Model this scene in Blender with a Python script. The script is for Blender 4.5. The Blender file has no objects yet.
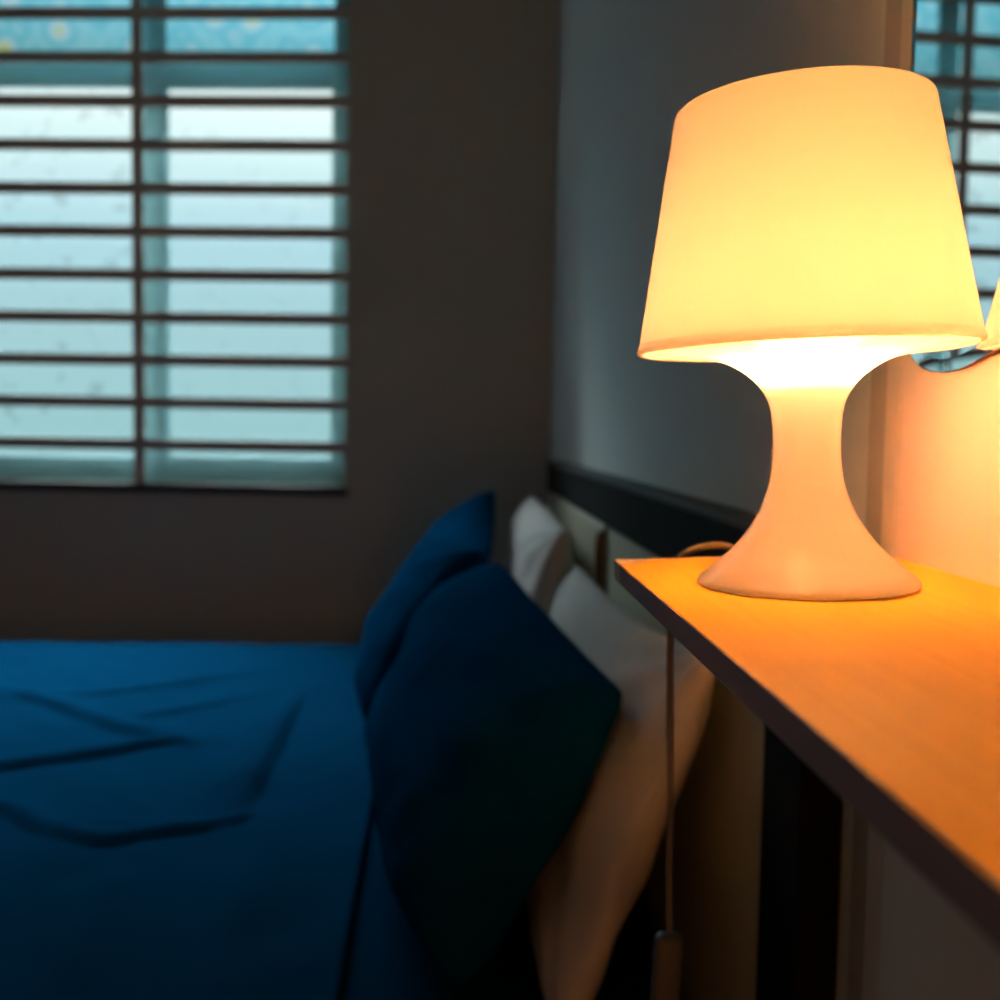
import bpy, bmesh, math, random
from mathutils import Vector, Matrix, noise

scene = bpy.context.scene
scene.cycles.sample_clamp_indirect = 0      # the lamp's light only reaches the room through its plastic
COL = scene.collection
R = math.radians

# ------------------------------------------------------------------ helpers
def link(o):
    COL.objects.link(o)
    return o

def tag(o, label=None, cat=None, group=None, kind=None):
    if label: o["label"] = label
    if cat: o["category"] = cat
    if group: o["group"] = group
    if kind: o["kind"] = kind
    return o

def empty(name, loc=(0, 0, 0), rot=(0, 0, 0), parent=None):
    o = bpy.data.objects.new(name, None)
    o.empty_display_size = .05
    o.location = loc
    o.rotation_euler = rot
    o.parent = parent
    return link(o)

def build(name, bm, mat, parent=None, smooth=False, loc=(0, 0, 0), rot=(0, 0, 0), auto=None):
    me = bpy.data.meshes.new(name)
    bmesh.ops.recalc_face_normals(bm, faces=bm.faces[:])
    bm.to_mesh(me)
    bm.free()
    if mat: me.materials.append(mat)
    if smooth:
        for p in me.polygons: p.use_smooth = True
        if auto is not None:
            me.set_sharp_from_angle(angle=R(auto))
    o = bpy.data.objects.new(name, me)
    o.location = loc
    o.rotation_euler = rot
    o.parent = parent
    return link(o)

def add_box(bm, lo, hi, bevel=0, seg=2):
    t = bmesh.new()
    bmesh.ops.create_cube(t, size=1)
    for v in t.verts:
        v.co = Vector([(lo[i] + hi[i]) / 2 + v.co[i] * (hi[i] - lo[i]) for i in range(3)])
    if bevel:
        bmesh.ops.bevel(t, geom=t.edges[:], offset=bevel, segments=seg, profile=.5, affect='EDGES')
    me = bpy.data.meshes.new('tmp')
    t.to_mesh(me)
    t.free()
    bm.from_mesh(me)
    bpy.data.meshes.remove(me)
    return bm

def box(lo, hi, bevel=0, seg=2):
    return add_box(bmesh.new(), lo, hi, bevel, seg)

def add_lathe(bm, prof, seg=96, close=False):
    rings = []
    for r, z in prof:
        if r < 1e-6:
            rings.append([bm.verts.new((0, 0, z))])
        else:
            rings.append([bm.verts.new((r * math.cos(2 * math.pi * k / seg), r * math.sin(2 * math.pi * k / seg), z)) for k in range(seg)])
    n = len(rings)
    for i in range(n if close else n - 1):
        a, b = rings[i], rings[(i + 1) % n]
        for k in range(seg):
            k2 = (k + 1) % seg
            if len(a) == 1 and len(b) == 1: continue
            if len(a) == 1: bm.faces.new((a[0], b[k], b[k2]))
            elif len(b) == 1: bm.faces.new((a[k], a[k2], b[0]))
            else: bm.faces.new((a[k], a[k2], b[k2], b[k]))
    return bm

def spline(pts, n=8):
    """Catmull-Rom through a list of tuples."""
    P = [Vector(p) for p in pts]
    out = []
    for i in range(len(P) - 1):
        p0 = P[i - 1] if i else P[0] * 2 - P[1]
        p1, p2 = P[i], P[i + 1]
        p3 = P[i + 2] if i + 2 < len(P) else P[-1] * 2 - P[-2]
        for k in range(n):
            t = k / n
            out.append(.5 * ((2 * p1) + (p2 - p0) * t + (2 * p0 - 5 * p1 + 4 * p2 - p3) * t * t + (3 * p1 - p0 - 3 * p2 + p3) * t ** 3))
    out.append(P[-1])
    return out

def add_tube(bm, pts, r, seg=10):
    P = [Vector(p) for p in pts]
    rings = []
    up = None
    for i, p in enumerate(P):
        d = (P[min(i + 1, len(P) - 1)] - P[max(i - 1, 0)]).normalized()
        if up is None:
            up = d.orthogonal().normalized()
        else:
            up = (up - d * up.dot(d)).normalized()
        s = d.cross(up)
        rings.append([bm.verts.new(p + (up * math.cos(2 * math.pi * k / seg) + s * math.sin(2 * math.pi * k / seg)) * r) for k in range(seg)])
    for a, b in zip(rings, rings[1:]):
        for k in range(seg):
            bm.faces.new((a[k], a[(k + 1) % seg], b[(k + 1) % seg], b[k]))
    bm.faces.new(rings[0])
    bm.faces.new(rings[-1])
    return bm

def prism(poly, z0, z1):
    bm = bmesh.new()
    a = [bm.verts.new((x, y, z0)) for x, y in poly]
    b = [bm.verts.new((x, y, z1)) for x, y in poly]
    bm.faces.new(a)
    bm.faces.new(b)
    for i in range(len(poly)):
        j = (i + 1) % len(poly)
        bm.faces.new((a[i], a[j], b[j], b[i]))
    return bm

# ---------------------------------------------------------------- materials
def mat(name, color, rough=.5, spec=.5, metal=0, noise_amt=0, noise_scale=20, bump=0, bump_scale=200, coat=0, sheen=0):
    m = bpy.data.materials.new(name)
    m.use_nodes = True
    nt = m.node_tree
    b = nt.nodes['Principled BSDF']
    b.inputs['Base Color'].default_value = (*color, 1)
    b.inputs['Roughness'].default_value = rough
    b.inputs['Specular IOR Level'].default_value = spec
    b.inputs['Metallic'].default_value = metal
    b.inputs['Coat Weight'].default_value = coat
    b.inputs['Sheen Weight'].default_value = sheen
    tc = nt.nodes.new('ShaderNodeTexCoord')
    if noise_amt:
        n = nt.nodes.new('ShaderNodeTexNoise')
        n.inputs['Scale'].default_value = noise_scale
        n.inputs['Detail'].default_value = 4
        nt.links.new(tc.outputs['Object'], n.inputs['Vector'])
        mx = nt.nodes.new('ShaderNodeMixRGB')
        mx.inputs[1].default_value = (*[c * (1 - noise_amt) for c in color], 1)
        mx.inputs[2].default_value = (*[min(1, c * (1 + noise_amt)) for c in color], 1)
        nt.links.new(n.outputs['Fac'], mx.inputs[0])
        nt.links.new(mx.outputs[0], b.inputs['Base Color'])
    if bump:
        n2 = nt.nodes.new('ShaderNodeTexNoise')
        n2.inputs['Scale'].default_value = bump_scale
        n2.inputs['Detail'].default_value = 3
        nt.links.new(tc.outputs['Object'], n2.inputs['Vector'])
        bp = nt.nodes.new('ShaderNodeBump')
        bp.inputs['Strength'].default_value = bump
        bp.inputs['Distance'].default_value = .002
        nt.links.new(n2.outputs['Fac'], bp.inputs['Height'])
        nt.links.new(bp.outputs['Normal'], b.inputs['Normal'])
    return m

def translucent(name, color, mix=.6, rough=.25, gloss=.05):
    """thin milky plastic: part of the light passes through, part bounces, a little gloss"""
    m = bpy.data.materials.new(name)
    m.use_nodes = True
    nt = m.node_tree
    nt.nodes.clear()
    out = nt.nodes.new('ShaderNodeOutputMaterial')
    t = nt.nodes.new('ShaderNodeBsdfTranslucent')
    d = nt.nodes.new('ShaderNodeBsdfDiffuse')
    g = nt.nodes.new('ShaderNodeBsdfGlossy')
    g.inputs['Roughness'].default_value = rough
    t.inputs['Color'].default_value = (*color, 1)
    d.inputs['Color'].default_value = (*color, 1)
    a = nt.nodes.new('ShaderNodeMixShader')
    a.inputs[0].default_value = mix
    nt.links.new(d.outputs[0], a.inputs[1])
    nt.links.new(t.outputs[0], a.inputs[2])
    fr = nt.nodes.new('ShaderNodeFresnel')
    fr.inputs['IOR'].default_value = 1.45
    mul = nt.nodes.new('ShaderNodeMath')
    mul.operation = 'MULTIPLY'
    mul.inputs[1].default_value = gloss
    nt.links.new(fr.outputs[0], mul.inputs[0])
    b = nt.nodes.new('ShaderNodeMixShader')
    nt.links.new(mul.outputs[0], b.inputs[0])
    nt.links.new(a.outputs[0], b.inputs[1])
    nt.links.new(g.outputs[0], b.inputs[2])
    nt.links.new(b.outputs[0], out.inputs['Surface'])
    return m

M = {}
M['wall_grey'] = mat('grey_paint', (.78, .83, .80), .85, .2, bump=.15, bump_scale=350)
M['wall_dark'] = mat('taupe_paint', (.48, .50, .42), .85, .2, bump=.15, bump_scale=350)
M['ceiling'] = mat('ceiling_paint', (.6, .58, .54), .9, .2)
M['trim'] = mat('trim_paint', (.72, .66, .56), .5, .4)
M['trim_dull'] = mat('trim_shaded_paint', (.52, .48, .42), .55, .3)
M['panel'] = mat('cream_panel', (.76, .68, .61), .45, .35, noise_amt=.03, noise_scale=6)
M['black'] = mat('black_wood', (.009, .008, .008), .75, .1)
M['rail_top_lit'] = mat('lit_black_wood', (.075, .072, .068), .6, .3)  # black wood made paler, with the light on the rail's top painted in
M['cream'] = mat('cream_vinyl', (.46, .43, .31), .55, .35, bump=.1, bump_scale=400)
M['tan'] = mat('brown_leather', (.24, .13, .055), .55, .3)
M['bulb_socket'] = mat('white_socket', (.8, .8, .78), .4)
M['shade'] = translucent('white_shade_plastic', (.93, .92, .86), .27, .3, .3)
M['base'] = translucent('white_base_plastic', (.95, .93, .91), .78, .12, .7)
M['cord'] = mat('cord_plastic', (.20, .17, .14), .5, .4)
M['switch'] = mat('switch_plastic', (.13, .12, .11), .45, .4)
M['floor'] = mat('floor_wood', (.06, .035, .02), .5, .3, noise_amt=.4, noise_scale=8)
M['blue'] = mat('blue_cotton', (.0005, .042, .112), 1, .0, bump=.1, bump_scale=900)
M['duvet'] = mat('blue_duvet_cotton', (.001, .036, .088), 1, 0, bump=.1, bump_scale=900)
M['sheet'] = mat('blue_sheet', (.001, .030, .072), 1, .0)
M['white'] = mat('white_cotton', (.60, .55, .52), .85, .15, noise_amt=.06, noise_scale=9)
M['alu'] = mat('teal_aluminium', (.25, .50, .55), .5, .4)
M['grille'] = mat('brown_grille_paint', (.55, .50, .45), .6, .3)
M['sill'] = mat('dark_sill', (.05, .045, .04), .6, .3)
M['pale_edge'] = mat('pale_edge_strip', (.72, .60, .48), .5, .3)
M['dark_edge'] = mat('dark_edge_strip', (.36, .27, .27), .55, .3)

# wood laminate of the shelf: fine grain along the board
def wood_mat():
    m = mat('orange_laminate', (.5, .24, .07), .45, .12)
    nt = m.node_tree
    b = nt.nodes['Principled BSDF']
    tc = nt.nodes.new('ShaderNodeTexCoord')
    mp = nt.nodes.new('ShaderNodeMapping')
    mp.inputs['Scale'].default_value = (60, 3, 60)
    nt.links.new(tc.outputs['Object'], mp.inputs['Vector'])
    n = nt.nodes.new('ShaderNodeTexNoise')
    n.inputs['Scale'].default_value = 2.5
    n.inputs['Detail'].default_value = 5
    nt.links.new(mp.outputs[0], n.inputs['Vector'])
    cr = nt.nodes.new('ShaderNodeValToRGB')
    cr.color_ramp.elements[0].position = .3
    cr.color_ramp.elements[0].color = (.88, .44, .026, 1)
    cr.color_ramp.elements[1].position = .75
    cr.color_ramp.elements[1].color = (.95, .50, .034, 1)
    nt.links.new(n.outputs['Fac'], cr.inputs[0])
    nt.links.new(cr.outputs[0], b.inputs['Base Color'])
    return m
M['wood'] = wood_mat()

def bulb_mat():
    m = bpy.data.materials.new('glowing_bulb')
    m.use_nodes = True
    nt = m.node_tree
    nt.nodes.clear()
    e = nt.nodes.new('ShaderNodeEmission')
    e.inputs['Color'].default_value = (1, .40, .145, 1)
    e.inputs['Strength'].default_value = 232
    o = nt.nodes.new('ShaderNodeOutputMaterial')
    nt.links.new(e.outputs[0], o.inputs['Surface'])
    return m
M['bulb'] = bulb_mat()

def mirror_mat():
    return mat('mirror_silver', (.86, .89, .88), .015, .5, metal=1)
M['mirror'] = mirror_mat()

def pane_mat(name, base, pattern=None):
    """thin window glass: transmits with a tint, reflects a little at grazing angles"""
    m = bpy.data.materials.new(name)
    m.use_nodes = True
    nt = m.node_tree
    nt.nodes.clear()
    L = nt.links.new
    out = nt.nodes.new('ShaderNodeOutputMaterial')
    t = nt.nodes.new('ShaderNodeBsdfTransparent')
    g = nt.nodes.new('ShaderNodeBsdfGlossy')
    g.inputs['Roughness'].default_value = .05
    fr = nt.nodes.new('ShaderNodeFresnel')
    fr.inputs['IOR'].default_value = 1.2
    mx = nt.nodes.new('ShaderNodeMixShader')
    L(fr.outputs[0], mx.inputs[0])
    L(t.outputs[0], mx.inputs[1])
    L(g.outputs[0], mx.inputs[2])
    L(mx.outputs[0], out.inputs['Surface'])
    tc = nt.nodes.new('ShaderNodeTexCoord')
    if pattern == 'film':       # stained-glass film: blue and pale flowers with yellow centres
        v = nt.nodes.new('ShaderNodeTexVoronoi')
        v.inputs['Scale'].default_value = 9
        L(tc.outputs['Object'], v.inputs['Vector'])
        n = nt.nodes.new('ShaderNodeTexNoise')
        n.inputs['Scale'].default_value = 14
        L(tc.outputs['Object'], n.inputs['Vector'])
        add = nt.nodes.new('ShaderNodeMath')
        add.operation = 'MULTIPLY_ADD'
        add.inputs[1].default_value = .35
        L(n.outputs['Fac'], add.inputs[0])
        L(v.outputs['Distance'], add.inputs[2])
        cr = nt.nodes.new('ShaderNodeValToRGB')
        e = cr.color_ramp.elements
        e[0].position = .0
        e[0].color = (.62, .58, .15, 1)
        e[1].position = 1
        e[1].color = (.30, .55, .60, 1)
        for p, c in ((.22, (.58, .58, .22, 1)), (.29, (.52, .60, .60, 1)), (.46, (.47, .60, .63, 1)), (.62, (.29, .54, .60, 1)), (.8, (.40, .59, .63, 1))):
            k = e.new(p)
            k.color = c
        L(add.outputs[0], cr.inputs[0])
        L(cr.outputs[0], t.inputs['Color'])
    else:                        # obscured glass with faint specks
        n = nt.nodes.new('ShaderNodeTexNoise')
        n.inputs['Scale'].default_value = 16
        n.inputs['Detail'].default_value = 6
        L(tc.outputs['Object'], n.inputs['Vector'])
        cr = nt.nodes.new('ShaderNodeValToRGB')
        e = cr.color_ramp.elements
        lo = .86 if pattern == 'specks' else .97
        e[0].position = .30
        e[0].color = (base[0] * lo, base[1] * lo, base[2] * lo, 1)
        e[1].position = .42
        e[1].color = (*base, 1)
        L(n.outputs['Fac'], cr.inputs[0])
        L(cr.outputs[0], t.inputs['Color'])
    return m
M['pane'] = pane_mat('clear_pane', (.92, .96, .96))
M['pane_specks'] = pane_mat('specked_pane', (.92, .96, .96), 'specks')
M['film'] = pane_mat('patterned_film', (.3, .7, .8), 'film')

# -------------------------------------------------------------- room shell
XW = .312            # right wall plane (head of the bed and shelf)
YW = 3.3             # far wall at its corner with the right wall
ANG = R(4.5)         # the far wall is not quite square to the right wall
H = 2.78

def struct(o):
    o["kind"] = 'structure'
    return o

struct(build('floor', box((-3.4, -1.4, -.1), (XW + .15, 3.75, 0)), M['floor']))
struct(build('ceiling', box((-3.4, -1.4, H), (XW + .15, 3.75, H + .1)), M['ceiling']))
struct(build('wall_right', prism([(XW, -1.4), (XW, .82), (XW - .029, 3.4), (XW + .12, 3.4), (XW + .12, -1.4)], 0, H), M['wall_grey']))
struct(build('wall_left', box((-3.4, -1.4, 0), (-3.28, 3.75, H)), M['wall_grey']))
struct(build('wall_rear', box((-3.28, -1.4, 0), (XW, -1.28, H)), M['wall_grey']))

# far wall with the window hole, in its own frame (x along the wall, y outwards)
S0, S1 = -1.895, -.677      # window opening
Z0, Z1 = .985, 2.64
bm = bmesh.new()
add_box(bm, (-3.7, 0, 0), (S0, .14, H))
add_box(bm, (S1, 0, 0), (.1, .14, H))
add_box(bm, (S0, 0, 0), (S1, .14, Z0))
add_box(bm, (S0, 0, Z1), (S1, .14, H))
FAR = (XW, YW, 0)
FROT = (0, 0, -ANG)
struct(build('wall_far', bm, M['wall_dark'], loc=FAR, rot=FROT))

win = struct(empty('window_1', FAR, FROT))
bm = bmesh.new()
fy0, fy1 = .068, .088
SM0, SM1 = -1.346, -1.274        # mullion
ZT0, ZT1 = 2.256, 2.318          # transom
add_box(bm, (S0, fy0, Z0), (S0 + .032, fy1, Z1), .003)
add_box(bm, (S1 - .056, fy0, Z0), (S1, fy1, Z1), .003)
add_box(bm, (S0 + .032, fy0, Z1 - .04), (S1 - .056, fy1, Z1), .003)
add_box(bm, (S0 + .032, fy0, Z0), (S1 - .056, fy1, Z0 + .058), .003)
add_box(bm, (SM0, fy0, Z0 + .058), (SM1, fy1, Z1 - .04), .003)
add_box(bm, (S0 + .032, fy0, ZT0), (SM0, fy1, ZT1), .003)
add_box(bm, (SM1, fy0, ZT0), (S1 - .056, fy1, ZT1), .003)
build('window_frame', bm, M['alu'], win)
for a, b, k in ((S0 + .032, SM0, 0), (SM1, S1 - .056, 1)):
    bm = bmesh.new()
    w = .028 if k else .02
    add_box(bm, (a, .072, Z0 + .058), (a + .006, .084, ZT0), .002)
    add_box(bm, (b - .006, .072, Z0 + .058), (b, .084, ZT0), .002)
    add_box(bm, (a + .006, .072, Z0 + .058), (b - .006, .084, Z0 + .058 + w), .002)
    add_box(bm, (a + .006, .072, ZT0 - w * .5), (b - .006, .084, ZT0), .002)
    s = build('sash', bm, M['alu'], win)
    build('pane', box((a + .006, .080, Z0 + .058 + w), (b - .006, .084, ZT0 - w * .5)), M['pane'] if k else M['pane_specks'], s)
    tag(build('transom_pane', box((a, .080, ZT1), (b, .084, Z1 - .04)), M['film'], win), 'blue patterned film with yellow dots')
build('window_sill', box((S0 - .03, -.022, Z0 - .03), (S1 + .010, .03, Z0), .004), M['sill'], win)

# flat iron bars in front of the panes
gr = tag(empty('window_grille', FAR, FROT), 'dark flat barred grille across the bluish two-pane window', 'window grille')
for k in range(12):
    z = 1.1070 + k * .1345
    if z > Z1 - .01: break
    build('horizontal_bar', box((S0, .002, z - .0185), (S1, .014, z + .0185), .002), M['grille'], gr)
for x in (-1.348,):
    build('upright_bar', box((x - .018, .014, Z0), (x + .018, .026, Z1), .002), M['grille'], gr)

# mouldings and flat panel on the right wall beside the shelf
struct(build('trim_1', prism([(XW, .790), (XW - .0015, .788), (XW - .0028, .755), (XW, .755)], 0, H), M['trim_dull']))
struct(build('trim_2', box((XW - .0028, .7330, 0), (XW, .755, H)), M['trim']))
struct(build('trim_3', box((XW - .0028, .7276, 0), (XW, .7318, H)), M['trim']))
struct(build('trim_4', box((XW - .003, -1.28, 0), (XW, .7264, H)), M['panel']))
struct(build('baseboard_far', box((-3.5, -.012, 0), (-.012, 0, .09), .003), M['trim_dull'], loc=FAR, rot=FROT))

# ------------------------------------------------------------------- shelf
TILT = R(1.5)
ZS = 1.0853
shelf = tag(empty('wall_shelf', (XW - .003, 0, ZS), (0, -TILT, 0)), 'thin orange wood shelf board fixed to the wall under the lamp', 'shelf')
W = .198
poly = [(0, -.55), (-W, -.55), (-W, .7315), (-.135, .7415), (-.010, .7515), (0, .7065)]
poly = [(0, -.55), (-W, -.55), (-W, .7080), (-.160, .7368), (-.135, .7400), (-.0110, .7480), (-.0110, .7200), (0, .7200)]
build('board', prism(poly, -.0128, 0), M['wood'], shelf)
build('front_edge_strip', box((-W - .0012, -.55, -.0130), (-W, .7080, -.0002)), M['dark_edge'], shelf)
bm = prism([(-W - .0012, .7070), (-.160, .7368), (-.135, .7400), (-.0110, .7480), (-.0110, .7494), (-.135, .7416), (-W - .0012, .7330)], -.0130, .0004)
tag(build('end_edge_strip', bm, M['pale_edge'], shelf), 'pale edge strip at the far end')

# -------------------------------------------------------------------- lamp
LX, LY = .2045, .605
LZ = ZS - math.tan(TILT) * (XW - .003 - LX) + .0006
lamp = tag(empty('table_lamp', (LX, LY, LZ), (0, -TILT - R(.4), 0)), 'lit white plastic lamp with conical shade standing on the shelf', 'lamp')
outer = [(.0596, 0), (.0612, .0008), (.0614, .0022), (.0600, .0045), (.0552, .0085), (.0490, .0145), (.0437, .0190), (.0378, .0255),
         (.0328, .0325), (.0275, .0412), (.0238, .0500), (.0210, .0590), (.0194, .0680), (.0187, .0770), (.0186, .0850), (.0189, .0940),
         (.0197, .1025), (.0222, .1110), (.0275, .1195), (.0350, .1262), (.0440, .1316), (.0545, .1348), (.0680, .1368), (.0800, .1379), (.0893, .1386)]
prof = [tuple(p) for p in spline([(r, z, 0) for r, z in outer], 3)]
prof = [(p[0] * 1.025, p[1] * .985) for p in prof]
T = .0018
inner = []
for i, (r, z) in enumerate(prof):
    a, b = prof[max(i - 1, 0)], prof[min(i + 1, len(prof) - 1)]
    dx, dz = b[0] - a[0], b[1] - a[1]
    l = math.hypot(dx, dz)
    nx, nz = -dz / l, dx / l
    if z < .004:
        inner.append((r - .004, max(z, .0004)))
    else:
        inner.append((r + nx * T, max(z + nz * T, .0006)))
bm = bmesh.new()
add_lathe(bm, prof + inner[::-1], 112, close=True)
build('lamp_base', bm, M['base'], lamp, smooth=True)

# shade: tapered shell, rolled lip below, small rounded shoulder and an open top inside a flat lip
so = [(.0925, .1368), (.0940, .1363), (.0956, .1366), (.0963, .1378), (.0962, .1396), (.0954, .1412), (.0947, .1428), (.0938, .1480), (.0888, .1750), (.0830, .2080),
      (.0776, .2380), (.0736, .2600), (.0722, .2680), (.0717, .2708), (.0710, .2724), (.0698, .2734), (.0680, .2738), (.0610, .2740), (.0560, .2739)]
si = [(.0558, .2728), (.0610, .2723), (.0670, .2719), (.0690, .2708), (.0699, .2688), (.0705, .2660), (.0720, .2580), (.0760, .2380), (.0816, .2080), (.0874, .1750), (.0922, .1480), (.0930, .1442), (.0934, .1405)]
def dense(pr):
    return [(p[0], p[1]) for p in spline([(r, z, 0) for r, z in pr], 4)]
bm = bmesh.new()
add_lathe(bm, dense(so) + dense(si), 128, close=True)
shade = build('lamp_shade', bm, M['shade'], lamp, smooth=True, auto=60)
shade.rotation_euler = (0, -R(.8), 0)
shade.location = (.0005, 0, .0)

bm = bmesh.new()
add_lathe(bm, [(0, .096), (.007, .096), (.0092, .100), (.0095, .114), (.0222, .1205), (.0226, .1220), (0, .1220)], 32)
sock = build('lamp_socket', bm, M['bulb_socket'], lamp, smooth=True, auto=40)
bm = bmesh.new()
add_lathe(bm, [(0, .1222), (.008, .1225), (.012, .1285), (.018, .137), (.021, .147), (.0205, .156), (.016, .164), (.009, .1685), (0, .1695)], 32)
build('bulb', bm, M['bulb'], lamp, smooth=True)

# cord: out of the base, a loop on the shelf end, then straight down with an inline switch.
# (points in room coordinates, moved into the lamp's frame)
bpy.context.view_layer.update()
inv = lamp.matrix_world.inverted()
zt = lambda x: ZS - math.tan(TILT) * (XW - .003 - x)
pts = [(.203, .656, zt(.203) + .0035), (.200, .690, zt(.200) + .0042), (.197, .712, zt(.197) + .0060), (.190, .730, zt(.19) + .0090), (.180, .741, zt(.18) + .0085), (.170, .7485, zt(.17) + .0050), (.1605, .7520, zt(.16) - .002),
       (.1560, .7510, 1.060), (.1550, .7500, 1.02), (.1565, .7500, .96), (.1585, .7505, .90), (.1590, .7510, .85), (.1605, .7510, .8015)]
bm = bmesh.new()
add_tube(bm, [inv @ p for p in spline(pts, 7)], .0026, 10)
cord = build('power_cord', bm, M['cord'], lamp, smooth=True)
bm = bmesh.new()
a = Vector((.1605, .7510, .800))
add_box(bm, (-.0105, -.008, -.085), (.0105, .008, 0), .006, 4)
for v in bm.verts: v.co = inv @ (Matrix.Rotation(R(2.5), 3, 'Y') @ v.co + a)
sw = build('cord_switch', bm, M['switch'], cord, smooth=True, auto=50)
bm = bmesh.new()
add_tube(bm, [inv @ p for p in spline([(.157, .751, .716), (.155, .751, .60), (.153, .752, .40), (.14, .752, .20), (.15, .752, .03), (.17, .75, .005), (.22, .74, .004), (.27, .70, .004)], 7)], .0026, 10)
build('lower_cord', bm, M['cord'], cord, smooth=True)

# ------------------------------------------------------------------ mirror
mr = tag(empty('wall_mirror', (XW - .0048, .42, 1.42), (0, 0, R(.10))), 'frameless mirror with wavy lower edge hanging on the cream wall beside the lamp', 'mirror')
# outline in (y, z), room coordinates; wavy lower and upper edge, straight sides with round corners
low = [(.723, 1.300), (.7215, 1.262), (.714, 1.238), (.696, 1.2205), (.669, 1.2130), (.640, 1.2118), (.612, 1.2160), (.580, 1.2235), (.545, 1.2330), (.505, 1.2350), (.465, 1.2270), (.425, 1.2160),
       (.385, 1.2125), (.345, 1.2170), (.300, 1.2300), (.260, 1.2345), (.215, 1.2240), (.180, 1.2130), (.150, 1.2150), (.130, 1.2330), (.122, 1.2600), (.120, 1.300)]
top = [(y, 3.0 - z) for y, z in low[::-1]]
top = [(y, 1.66 + 1.2118 - z + .18) for y, z in low[::-1]]
outl = [(p[0], p[1]) for p in spline([(y, z, 0) for y, z in low + top + [low[0]]], 4)][:-1]
def inset(poly, d):
    n = len(poly)
    out = []
    for i in range(n):
        a, b = poly[i - 1], poly[(i + 1) % n]
        dx, dy = b[0] - a[0], b[1] - a[1]
        l = math.hypot(dx, dy) or 1
        # inside is to the side of the polygon centre
        nx, ny = -dy / l, dx / l
        cx, cy = .42 - poly[i][0], 1.44 - poly[i][1]
        if nx * cx + ny * cy < 0: nx, ny = -nx, -ny
        out.append((poly[i][0] + nx * d, poly[i][1] + ny * d))
    return out
MX = XW - .003
o0, o1 = outl, inset(outl, .008)
def ring(bm, poly, x): return [bm.verts.new((x - MX, y - .42, z - 1.42)) for y, z in poly]
bm = bmesh.new()
f = ring(bm, o1, MX - .0036)
bm.faces.new(f)
build('mirror_glass', bm, M['mirror'], mr)
bm = bmesh.new()
a = ring(bm, o0, MX - .0030)
b = ring(bm, o1, MX - .0036)
for i in range(len(a)):
    j = (i + 1) % len(a)
    bm.faces.new((a[i], a[j], b[j], b[i]))
build('bevelled_edge', bm, M['mirror'], mr)
bm = bmesh.new()
a = ring(bm, o0, MX - .0030)
b = ring(bm, o0, MX)
for i in range(len(a)):
    j = (i + 1) % len(a)
    bm.faces.new((a[i], a[j], b[j], b[i]))
bm.faces.new(b)
build('mirror_backing', bm, M['tan'], mr)

# --------------------------------------------------------------------- bed
HX = .257                      # front of the headboard rail
BY0, BY1 = .80, 2.955
bed = tag(empty('bed', (-.70, (BY0 + BY1) / 2, 0), (0, 0, R(.6))), 'bed with black-framed cream headboard standing along the grey wall', 'bed')
def bpart(name, bm, m, parent=bed, **k):
    base = Vector((-.70, (BY0 + BY1) / 2, 0))
    for v in bm.verts: v.co -= base
    return build(name, bm, m, parent, **k)
bpart('headboard_rail', box((HX + .003, BY0, 1.005), (.300, BY1 + .010, 1.079), .003), M['black'])
bpart('headboard_lit_top', box((HX, BY0, 1.0795), (.301, BY1 + .015, 1.089), .002), M['rail_top_lit'])  # top face of the rail, its light put into the paler colour
bpart('headboard_post', box((HX + .008, BY0, 0), (.300, .905, 1.004), .004), M['black'])
bpart('headboard_post', box((HX + .008, BY1 - .05, 0), (.300, BY1, 1.004), .004), M['black'])
bpart('headboard_back', box((.285, .905, .3), (.300, BY1 - .05, 1.004)), M['black'])
YM = 1.865
bpart('headboard_cushion', box((HX + .010, .907, .42), (.285, YM - .004, 1.003), .012, 4), M['cream'], smooth=True, auto=40)
bpart('headboard_cushion', box((HX + .002, YM + .004, .42), (.285, BY1 - .052, 1.003), .012, 4), M['cream'], smooth=True, auto=40)
seam = bmesh.new()
add_tube(seam, spline([(HX + .001, YM - .006, .990), (HX - .003, YM + .002, .975), (HX - .004, YM + .006, .93), (HX - .003, YM + .006, .86), (HX - .002, YM + .004, .72)], 6), .0075, 10)
bpart('cushion_piping', seam, M['tan'], smooth=True)
bpart('side_rail', box((-1.82, BY0 + .03, .20), (HX + .008, BY0 + .055, .36), .003), M['black'])
bpart('side_rail', box((-1.82, BY1 - .055, .20), (HX + .008, BY1 - .03, .36), .003), M['black'])
bpart('foot_rail', box((-1.85, BY0 + .03, .20), (-1.82, BY1 - .03, .40), .003), M['black'])
bpart('slat_base', box((-1.82, BY0 + .055, .30), (.262, BY1 - .055, .335)), M['black'])
for x in (-1.80, .10):
    for y in (BY0 + .05, BY1 - .12):
        bpart('bed_leg', box((x, y + .01, 0), (x + .07, y + .06, .199), .004), M['black'])

mt = build('mattress', box((-1.78, BY0 + .095, .336), (.246, BY1 - .035, .548), .03, 4), M['sheet'], smooth=True, auto=40)
tag(mt, 'mattress in a dark blue fitted sheet under the duvet', 'mattress')

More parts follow.
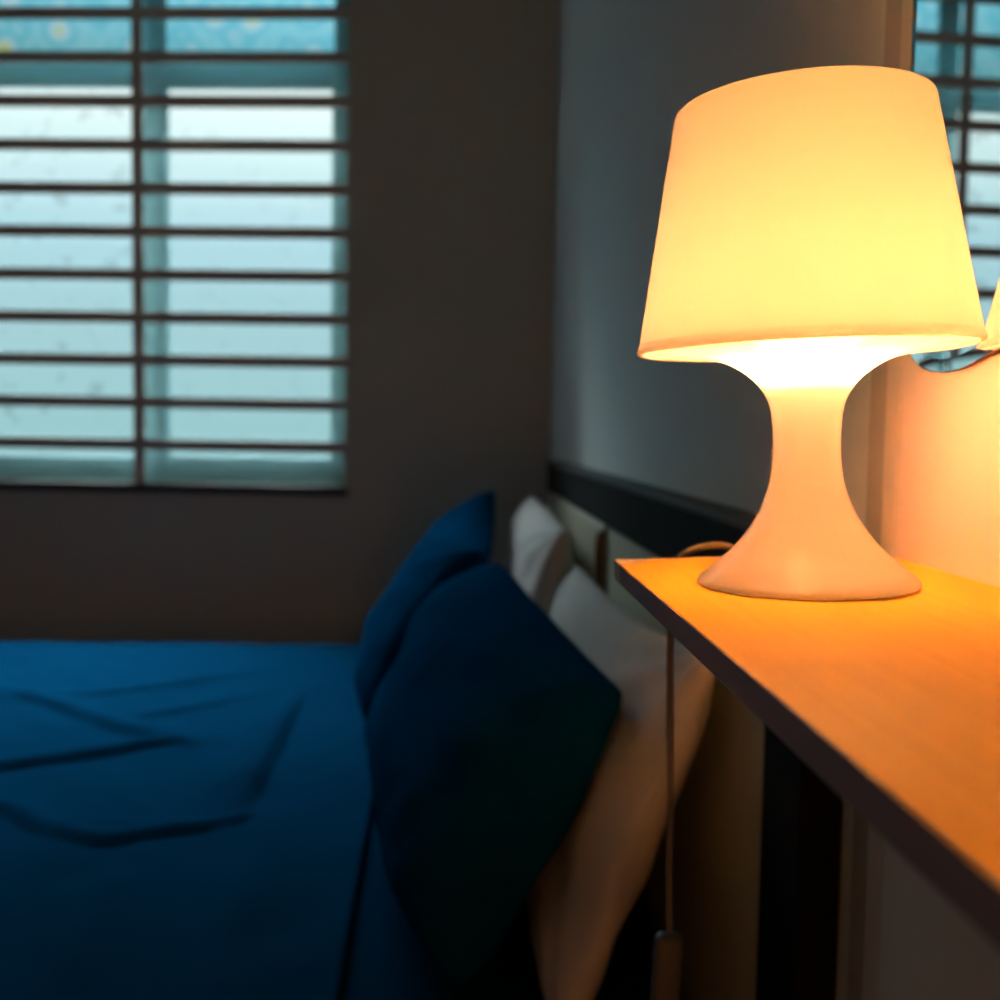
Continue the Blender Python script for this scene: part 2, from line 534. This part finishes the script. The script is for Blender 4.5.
# duvet: folded top edge near the pillows, creases, draped over both long sides
creases = [  # (points in bed plan, height, width)
    ([(-.98, 1.80), (-.79, 1.83), (-.60, 1.93), (-.454, 2.01)], .024, .030),
    ([(-.90, 1.68), (-.703, 1.617), (-.600, 1.53), (-.505, 1.483), (-.42, 1.52), (-.3266, 1.578), (-.29, 1.60)], .021, .024),
    ([(-.335, 1.585), (-.338, 1.80), (-.345, 2.02), (-.352, 2.34)], .036, .024),
    ([(-1.25, 2.46), (-.929, 2.293), (-.72, 2.12), (-.5406, 1.976), (-.47, 1.96)], .022, .030),
    ([(-1.15, 2.25), (-.80, 2.33), (-.62, 2.42), (-.45, 2.60)], .014, .035),
    ([(-.70, 2.10), (-.55, 2.22), (-.42, 2.36)], .012, .03),
    ([(-.70, 1.62), (-.55, 1.55), (-.42, 1.56)], .010, .02),
    ([(-.30, 1.62), (-.27, 1.38), (-.25, 1.10)], .012, .03),
    ([(-.45, 1.42), (-.43, 1.25), (-.42, 1.05)], .010, .03),
]
creases = [([tuple(q)[:2] for q in spline([(*p, 0) for p in pts], 4)], a, w) for pts, a, w in creases]
def seg_d(px, py, a, b):
    dx, dy = b[0] - a[0], b[1] - a[1]
    t = max(0, min(1, ((px - a[0]) * dx + (py - a[1]) * dy) / (dx * dx + dy * dy)))
    qx, qy = a[0] + dx * t, a[1] + dy * t
    d = math.hypot(px - qx, py - qy)
    s = dx * (py - a[1]) - dy * (px - a[0])
    return d, (1 if s > 0 else -1)
def duvet_h(x, y):
    h = .007 * noise.noise((x * 2.2, y * 2.2, 3.1)) + .005 * noise.noise((x * 6 + y * 3, y * 2.5, 7.7))
    # fine crumpling
    h += .0055 * abs(noise.noise((x * 7 - y * 4, y * 6 + x * 2, 4.4)))
    h += .0030 * noise.noise((x * 15 + y * 6, y * 11, 9.4))
    # soft gathers running from the pillows to the near side
    g = max(0, min(1, (2.2 - y) * 1.1))
    h += .0095 * g * abs(noise.noise((x * 8 + y * 2.2, y * .9, 2.2)))
    h += .0020 * g * math.sin(24 * x + 6 * y + 5 * noise.noise((x * 3, y * 2, 1.3)))
    m = 0
    for pts, a, w in creases:
        tot = len(pts) - 1
        bd, bt = 9, 0
        for i in range(tot):
            d, sg = seg_d(x, y, pts[i], pts[i + 1])
            if d < abs(bd):
                bd = d * sg
                t = math.hypot(x - pts[i][0], y - pts[i][1]) / (math.hypot(pts[i + 1][0] - pts[i][0], pts[i + 1][1] - pts[i][1]))
                bt = (i + min(t, 1)) / tot
        fade = min(1, .25 + 3.2 * min(bt, 1 - bt))
        ww = w * (.40 if bd < 0 else 1.6) * (1 + .35 * noise.noise((x * 9, y * 9, a * 300)))
        k = .68 * a * fade * math.exp(-(bd / ww) ** 2)
        m = max(m, k)
    return h + m
bm = bmesh.new()
NX, NY = 190, 260
X0, X1 = -1.80, -.165
YA, YB = .70, 3.03             # arc length across, with the drops at both ends
grid = []
for i in range(NX + 1):
    row = []
    for j in range(NY + 1):
        u = X0 + (X1 - X0) * i / NX
        v = YA - .22 + (YB + .08 - YA + .22) * j / NY
        # hem runs a little askew
        x = u + (.05 * (i / NX) ** 3) * (1 - (v - 1.0) / 2.0) * .9
        ya, yb = BY0 + .10, BY1 - .010
        z = .560 + duvet_h(x, v)
        y = v
        rr = .05
        if v < ya:                 # drape over the near side
            t = ya - v
            a_ = min(t / rr, math.pi / 2)
            y = ya - rr * math.sin(a_) - .012 * noise.noise((x * 5, 0, v * 2))
            z -= rr * (1 - math.cos(a_)) + max(0, t - rr * math.pi / 2)
        elif v > yb - .05:
            t = v - (yb - .05)
            a_ = min(t / rr, math.pi / 2)
            y = yb - .05 + rr * math.sin(a_)
            z -= rr * (1 - math.cos(a_)) + max(0, t - rr * math.pi / 2)
        row.append(bm.verts.new((x, y, z)))
    grid.append(row)
for i in range(NX):
    for j in range(NY):
        bm.faces.new((grid[i][j], grid[i + 1][j], grid[i + 1][j + 1], grid[i][j + 1]))
dv = build('duvet', bm, M['duvet'], smooth=True)
sm = dv.modifiers.new('thick', 'SOLIDIFY')
sm.thickness = .008
sm.offset = 1
tag(dv, 'creased blue duvet spread flat over the bed', 'duvet')

# ----------------------------------------------------------------- pillows
def pillow(name, bl, br_, tl, tr, thick, m, label, cat, group, seed, wr=.012, ear=.08, pw=.5, back_k=1):
    """corner points of the standing pillow's middle sheet; thickness grows from the seam"""
    bl, br_, tl, tr = map(Vector, (bl, br_, tl, tr))
    nrm = (br_ - bl).cross(tl - bl).normalized()
    NU, NV = 56, 44
    bm = bmesh.new()
    def P(u, v, s):
        uu = u * (1 - ear * (1 - v * v))
        vv = v * (1 - ear * 1.2 * (1 - u * u))
        a, b = (uu + 1) / 2, (vv + 1) / 2
        p = (bl * (1 - a) + br_ * a) * (1 - b) + (tl * (1 - a) + tr * a) * b
        t = ((1 - u ** 4) * (1 - v ** 4)) ** pw * (1 - .25 * (u * u + v * v) / 2)
        q = Vector((u * 1.7 + seed, v * 1.7, s * 3.0 + seed * .3))
        w = noise.noise(q * 1.1) * wr * 1.5 + abs(noise.noise(Vector((u * 4 + seed, v * 2.2, s * 5)))) * wr
        # radiating puckers near the corners
        ang = math.atan2(1 - abs(v), 1 - abs(u))
        rad = math.hypot(1 - abs(v), 1 - abs(u))
        w += math.sin(ang * 11 + seed) * wr * .55 * math.exp(-rad * 1.6)
        sag = -.02 * (1 - u * u) * max(0, v)
        th = thick / 2 if s < 0 else thick / 2 * back_k
        return p + nrm * (s * (t * th + w * t)) + Vector((0, 0, sag))
    front, back = [], []
    for i in range(NU + 1):
        f, b = [], []
        for j in range(NV + 1):
            u, v = -1 + 2 * i / NU, -1 + 2 * j / NV
            # crowd the samples towards the seam
            u = math.sin(u * math.pi / 2)
            v = math.sin(v * math.pi / 2)
            vf = bm.verts.new(P(u, v, 1))
            f.append(vf)
            edge = i in (0, NU) or j in (0, NV)
            b.append(vf if edge else bm.verts.new(P(u, v, -1)))
        front.append(f)
        back.append(b)
    for g, flip in ((front, 0), (back, 1)):
        for i in range(NU):
            for j in range(NV):
                q = [g[i][j], g[i + 1][j], g[i + 1][j + 1], g[i][j + 1]]
                bm.faces.new(q[::-1] if flip else q)
    o = build(name, bm, m, smooth=True)
    return tag(o, label, cat, group)

# corners: bottom near/far, top near/far
pillow('pillow', (-.160, 1.965, .590), (-.190, 2.70, .600), (.045, 2.02, .935), (.090, 2.72, 1.015), .20, M['blue'],
       'far blue pillow propped up nearest the window', 'pillow', 'blue pillows on the bed', 3.0, ear=.04, pw=.38, back_k=.5)
pillow('pillow', (.010, 1.06, .590), (-.095, 1.87, .595), (.168, 1.06, .905), (.080, 1.89, .925), .25, M['blue'],
       'near blue pillow in dark shade in front of the lit cream pillow', 'pillow', 'blue pillows on the bed', 8.0, ear=-.05, pw=.31, back_k=.30)
pillow('pillow', (.105, .955, .590), (.100, 1.82, .590), (.258, 1.025, .950), (.210, 1.82, .935), .095, M['white'],
       'near cream pillow lit orange behind the dark blue pillow', 'pillow', 'white pillows against the headboard', 12.0, ear=.0, pw=.36)
pillow('pillow', (.115, 1.94, .585), (.110, 2.68, .585), (.196, 1.95, .985), (.186, 2.66, 1.005), .10, M['white'],
       'far white pillow against the headboard beyond the bed middle', 'pillow', 'white pillows against the headboard', 17.0, ear=-.06, pw=.36)

# ------------------------------------------------------------- sky and light
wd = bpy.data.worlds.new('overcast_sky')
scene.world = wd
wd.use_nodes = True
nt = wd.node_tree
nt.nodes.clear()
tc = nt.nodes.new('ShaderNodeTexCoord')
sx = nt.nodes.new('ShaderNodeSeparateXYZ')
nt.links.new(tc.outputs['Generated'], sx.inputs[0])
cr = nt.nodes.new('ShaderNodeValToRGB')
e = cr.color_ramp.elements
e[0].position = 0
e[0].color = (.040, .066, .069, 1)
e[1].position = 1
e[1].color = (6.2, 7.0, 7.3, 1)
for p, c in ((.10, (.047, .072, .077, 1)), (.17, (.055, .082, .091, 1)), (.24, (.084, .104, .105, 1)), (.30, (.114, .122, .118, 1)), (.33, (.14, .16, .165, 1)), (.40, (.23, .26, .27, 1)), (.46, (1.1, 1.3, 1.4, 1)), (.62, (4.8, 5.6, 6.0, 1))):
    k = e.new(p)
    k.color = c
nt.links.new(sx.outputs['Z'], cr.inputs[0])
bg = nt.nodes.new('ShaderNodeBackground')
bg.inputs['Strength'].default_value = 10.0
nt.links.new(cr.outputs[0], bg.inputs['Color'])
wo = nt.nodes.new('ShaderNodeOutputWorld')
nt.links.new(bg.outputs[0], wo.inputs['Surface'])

pl = bpy.data.lights.new('window_portal', 'AREA')
pl.shape = 'RECTANGLE'
pl.size = S1 - S0
pl.size_y = Z1 - Z0
pl.cycles.is_portal = True
po = link(bpy.data.objects.new('window_portal', pl))
c = Matrix.Rotation(-ANG, 3, 'Z') @ Vector(((S0 + S1) / 2, .12, (Z0 + Z1) / 2))
po.location = Vector(FAR) + c
po.rotation_euler = (R(-90), 0, -ANG)

# an added weak warm fill light, unseen, behind the viewer and below the shelf's level
ll = bpy.data.lights.new('low_warm_fill', 'POINT')
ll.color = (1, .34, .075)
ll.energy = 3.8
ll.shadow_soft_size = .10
lo = link(bpy.data.objects.new('low_warm_fill', ll))
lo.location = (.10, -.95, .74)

# an added warm fill light, unseen above and behind the viewer, that brightens the near end of the shelf
l2 = bpy.data.lights.new('high_warm_fill', 'POINT')
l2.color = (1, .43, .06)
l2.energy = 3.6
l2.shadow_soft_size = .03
lo2 = link(bpy.data.objects.new('high_warm_fill', l2))
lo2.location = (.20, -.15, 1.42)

# ------------------------------------------------------------------- camera
cd = bpy.data.cameras.new('camera')
cd.sensor_width = 36
cd.lens = 37.8
cd.clip_start = .02
cd.dof.use_dof = True
cd.dof.focus_distance = .52
cd.dof.aperture_fstop = 6.5
cam = link(bpy.data.objects.new('camera', cd))
vp, roll, F = (460, 430), R(.8), 1050
Y = Vector(((vp[0] - 500) / F, -(vp[1] - 500) / F, -1)).normalized()
Z = Vector((math.sin(roll), math.cos(roll), 0))
Z = (Z - Y * Z.dot(Y)).normalized()
X = Y.cross(Z)
cam.matrix_world = Matrix(((X.x, X.y, X.z, 0), (Y.x, Y.y, Y.z, 0), (Z.x, Z.y, Z.z, 1.17), (0, 0, 0, 1)))
scene.camera = cam

vs = scene.view_settings
vs.view_transform = 'Standard'
vs.look = 'None'
vs.gamma = 1
vs.exposure = 0
vs.use_curve_mapping = False
